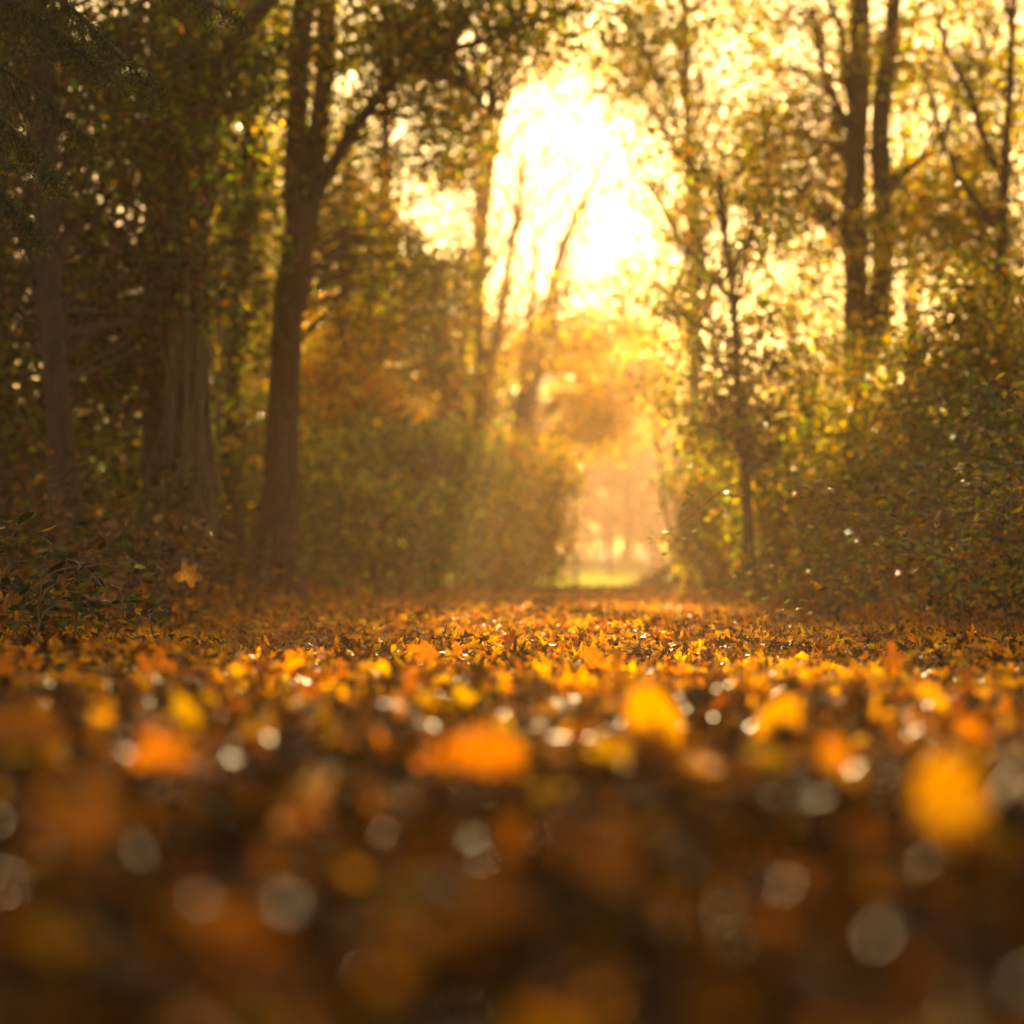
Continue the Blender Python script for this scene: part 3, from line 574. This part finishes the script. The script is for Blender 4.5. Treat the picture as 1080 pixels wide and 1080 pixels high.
for lb, px, D, ns in (('bramble arching over the litter at the right edge, nearest the camera', 1085, 8.6, 20), ('bramble with shining leaves low on the right bank beside the nearest one', 990, 9.2, 26),
                      ('bramble in the middle of the right bank below the dense shrub', 930, 11, 24), ('bramble tangle high on the right bank under the hazel hedge', 1060, 10.5, 28),
                      ('bramble in the hazy shade under the twin trunked tree', 880, 13, 22), ('low bramble at the foot of the bank near the orange leaf', 840, 14.5, 20),
                      ('bramble at the far end of the right bank', 815, 17, 12), ('tall bramble on the bank top by the right edge', 1075, 12.5, 28), ('bramble halfway up the bank between the middle and top ones', 1000, 13, 26),
                      ('small bramble beside the low one at the foot of the bank', 870, 14.8, 14)):
    bramble(lb, px, 615, D, int(ns*.7), .85 if px > 860 else .45, .62 if px > 860 else .3, 'bramble', M_GLOSS, .05, 'brambles on the right bank', 'bramble_bush', 'bramble')
for lb, px, D, ns, h, pl in (('dry brown stems with withered leaves at the lower left below the vines', 150, 10.5, 16, .55, 'dead'), ('withered brown plant in front of the forked trunk', 225, 13, 14, .45, 'dead'),
                         ('dead bracken clump at the far left under the leaning trunk', 40, 11.5, 16, .6, 'dead'), ('low green and brown plant in the dark hollow at the left edge', 15, 7.2, 16, .3, 'shade'), ('dark leafy plant behind the hollow, left of the dry stems', 75, 8.6, 16, .4, 'shade'),
                         ('dark leafy plant between the dry stems and the dead bracken', 100, 12.5, 14, .6, 'shade'), ('bushy dark plant at the foot of the broad trunk', 180, 14.5, 16, .7, 'shade'),
                         ('tuft of withered stems beside the forked trunk on its left', 255, 16, 12, .4, 'dead')):
    bramble(lb, px, 640, D, ns, .6, h, pl, M_DRY, .065, 'undergrowth plants on the left bank', 'dry_plant', 'plant', .1, 18)

# ================================================================ BEYOND THE WOOD
def fence():
    y = 58.; root = empty('field_fence', (2.2, y, float(ground(2.2, y))), 'pale railed field fence at the end of the path beyond the grass', 'fence')
    for i, x in enumerate(np.arange(-5.4, 10.9, 1.15)):
        x = x+.02*math.sin(i*5); z = float(ground(x, y)); V, T, _ = tube_arrays([(x, y, z-.1), (x, y, z+.6), (x+.01, y, z+1.3), (x+.01, y, z+1.33)], [.085, .085, .08, .03], 7); link('post', tri_mesh('post', V, T), M_BARK, root)
    for k in range(5):
        z = .22+k*.23; Q = [(x, y-.075, float(ground(x, y))+z+.01*math.sin(x*2+k)) for x in np.linspace(-5.5, 10.8, 24)]
        V, T, _ = tube_arrays(Q, [.03]*24, 6); link('rail', tri_mesh('rail', V, T), M_WOOD, root)
fence()
V, T, _ = tube_arrays([(2.2*.6, 44.5, -.1), (1.33, 44.5, .5), (1.34, 44.5, .95), (1.34, 44.5, .98)], [.06, .06, .055, .02], 8)
o = link('wooden_post', tri_mesh('wooden_post', V, T), M_BARK2); tag(o, 'short dark wooden post beside the yellow bush at the end of the path', 'post')
def far_tree(lb, x, y, h, w, pl, n, size=.2, lowc=.15):
    g = float(ground(x, y)); b = np.array([x, y, g])
    tree('field_tree', lb, 'tree', [[(b-[0, 0, .2], .2), (b+[.1, 0, h*.4], .15), (b+[0, 0, h*.85], .05)]],
         [(b+[0, -1.5, h*.14], (w*.65, .7, h*.16), 110), (b+[0, 0, h*(.55+lowc*.5)], (w*.5, w*.5, h*.45), n), (b+[-w*.3, 0, h*.4], (w*.35, w*.35, h*.3), n//3), (b+[w*.3, -.5, h*.42], (w*.35, w*.35, h*.32), n//3)], pl, size, 20, .5, M_BARK2, 'trees beyond the field fence', r0=.03, twig=.15, seg=8, prune=False)
far_tree('rounded orange tree beyond the fence, in the middle of the gap', 4.4, 82, 6.2, 6, 'orange', 480)
far_tree('pale orange tree beyond the fence, in the gap beside the yellow bush', .4, 88, 6.6, 6, 'orange', 460)
far_tree('rust tinged tree beyond the fence at the right of the gap', 8.8, 80, 6.4, 6, 'orange', 480)
far_tree('golden tree beyond the fence hidden partly by the yellow bush', -4, 84, 7.5, 6.5, 'golden', 420)
far_tree('golden tree beyond the fence hidden partly by the right bank', 13, 86, 8, 6.5, 'golden', 420)
k = 0
for side in (-1, 1):
    for i in range(9):
        y = 34+i*4.5+random.uniform(-1, 1); x = side*(3.6 if side < 0 else 4.6)+side*random.uniform(0, 2.4)+side*i*.45; h = random.uniform(8, 11) if side < 0 else random.uniform(5.5, 8)
        g = float(ground(x, y)); b = np.array([x, y, g]); lean = random.uniform(-.3, .3)
        tree('woodland_tree', ('tree of the dense wood closing the view behind the left side' if side < 0 else 'tree of the dense wood closing the view behind the right side'), 'tree',
             [[(b-[0, 0, .2], .16), (b+[lean, 0, h*.5], .11), (b+[lean*1.5, 0, h*.9], .04)]],
             [(b+[lean, 0, h*.7], (2.1, 2.1, h*.32), 190 if side < 0 else 40), (b+[0, 0, h*.3], (1.9, 1.9, h*.28), 200 if side < 0 else 70)], random.choice(['golden', 'mixed', 'woods'] if side > 0 else ['woods', 'mixed', 'shade']), .12, 24, .34, M_BARK2,
             'trees closing the view on the left' if side < 0 else 'trees closing the view on the right', twig=.15, r0=.02, seg=8)
# trees beside and behind the camera: they shade the near litter and the banks
k = 0
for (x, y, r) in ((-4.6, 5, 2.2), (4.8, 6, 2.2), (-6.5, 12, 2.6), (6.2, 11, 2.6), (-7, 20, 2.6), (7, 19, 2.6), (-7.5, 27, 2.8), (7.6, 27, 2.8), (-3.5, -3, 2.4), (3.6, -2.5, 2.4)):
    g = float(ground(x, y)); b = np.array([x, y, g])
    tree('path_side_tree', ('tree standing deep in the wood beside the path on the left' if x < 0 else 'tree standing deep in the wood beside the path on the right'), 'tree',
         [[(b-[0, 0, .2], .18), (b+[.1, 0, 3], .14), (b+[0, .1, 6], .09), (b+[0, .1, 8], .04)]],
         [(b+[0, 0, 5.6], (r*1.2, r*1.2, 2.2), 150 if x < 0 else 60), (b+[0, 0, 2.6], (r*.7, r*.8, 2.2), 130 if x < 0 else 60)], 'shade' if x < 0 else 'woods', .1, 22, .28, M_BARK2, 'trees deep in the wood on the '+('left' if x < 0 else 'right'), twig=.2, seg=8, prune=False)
tree('unseen_shade_tree', 'unseen tree added for shade, its leafy branches over the path just above the picture', 'tree',  # added out of view for its effect on the light below
     [[((-2.6, 6.5, -.1), .12), ((-2.5, 6.5, 2), .1), ((-2.2, 6.6, 3.4), .07), ((-1.5, 6.8, 4.2), .04)]],
     [((-.6, 7.2, 3.6), (1.5, 1.1, .5), 60), ((.9, 7.2, 3.6), (1., .9, .4), 40)], 'woods', .07, 22, .18, M_BARK2, limbs=[[((-2.2, 6.6, 3.3), .05), ((-1, 7.0, 3.6), .03), ((.6, 7.2, 3.7), .015), ((1.4, 7.2, 3.7), .008)]], prune=False)

# ================================================================ AIR
me = bpy.data.meshes.new('haze'); x0, x1, y0, y1, z0, z1 = -60, 60, -12, 130, -1.6, 15
me.from_pydata([(x, y, z) for x in (x0, x1) for y in (y0, y1) for z in (z0, z1)], [], [(0, 1, 3, 2), (4, 6, 7, 5), (0, 4, 5, 1), (2, 3, 7, 6), (0, 2, 6, 4), (1, 5, 7, 3)])
hz = bpy.data.objects.new('haze', me); col.objects.link(hz); tag(hz, 'golden morning haze hanging in the air between the trees', 'haze', kind='stuff')
m, nt = new_mat('haze'); pv = N(nt, 'ShaderNodeVolumePrincipled'); pv.inputs['Density'].default_value = .0054; pv.inputs['Anisotropy'].default_value = .42
pv.inputs['Color'].default_value = (1, .66, .40, 1); o = N(nt, 'ShaderNodeOutputMaterial'); nt.links.new(pv.outputs[0], o.inputs['Volume']); me.materials.append(m)

# ================================================================ LIGHT
W = bpy.data.worlds.new('World'); S.world = W; W.use_nodes = True; nt = W.node_tree
bg = nt.nodes['Background']; sk = nt.nodes.new('ShaderNodeTexSky'); sk.sky_type = 'NISHITA'; sk.sun_disc = False
sk.sun_elevation = math.radians(SUN_EL); sk.sun_rotation = math.radians(SUN_AZ); sk.dust_density = 1.2; sk.air_density = 1.0; sk.ozone_density = .6
tn = nt.nodes.new('ShaderNodeVectorMath'); tn.operation = 'MULTIPLY'; tn.inputs[1].default_value = (1, .88, .64)   # warm morning sky
nt.links.new(sk.outputs[0], tn.inputs[0]); nt.links.new(tn.outputs[0], bg.inputs[0]); bg.inputs[1].default_value = .052
sl = bpy.data.lights.new('sun', 'SUN'); sl.energy = 5; sl.angle = math.radians(.5); sl.color = (1, .77, .42)
so = bpy.data.objects.new('sun', sl); col.objects.link(so)
from mathutils import Vector
d = Vector((math.sin(math.radians(SUN_AZ))*math.cos(math.radians(SUN_EL)), math.cos(math.radians(SUN_AZ))*math.cos(math.radians(SUN_EL)), math.sin(math.radians(SUN_EL))))
so.rotation_euler = d.to_track_quat('Z', 'Y').to_euler(); so.location = (0, 20, 18)

# ================================================================ CAMERA
cd = bpy.data.cameras.new('camera'); cam = bpy.data.objects.new('camera', cd); col.objects.link(cam)
cam.location = (0, 0, CAMZ); cam.rotation_euler = (math.radians(90), 0, 0)
cd.sensor_width = 24; cd.sensor_height = 24; cd.sensor_fit = 'HORIZONTAL'; cd.lens = 50; cd.shift_y = (HZ-540)/1080
cd.clip_start = .02; cd.clip_end = 2000
cd.dof.use_dof = True; cd.dof.focus_distance = 7.0; cd.dof.aperture_fstop = 1.2
S.camera = cam
S.view_settings.view_transform = 'Standard'; S.view_settings.look = 'None'; S.view_settings.gamma = 1; S.view_settings.exposure = 1.85
S.view_settings.use_white_balance = True; S.view_settings.white_balance_temperature = 7500
c = S.cycles; c.max_bounces = 4; c.diffuse_bounces = 3; c.glossy_bounces = 1; c.transmission_bounces = 3; c.use_adaptive_sampling = True; c.adaptive_threshold = .03; c.volume_bounces = 1; c.use_denoising = True
c.sample_clamp_indirect = 6; c.volume_step_rate = 4
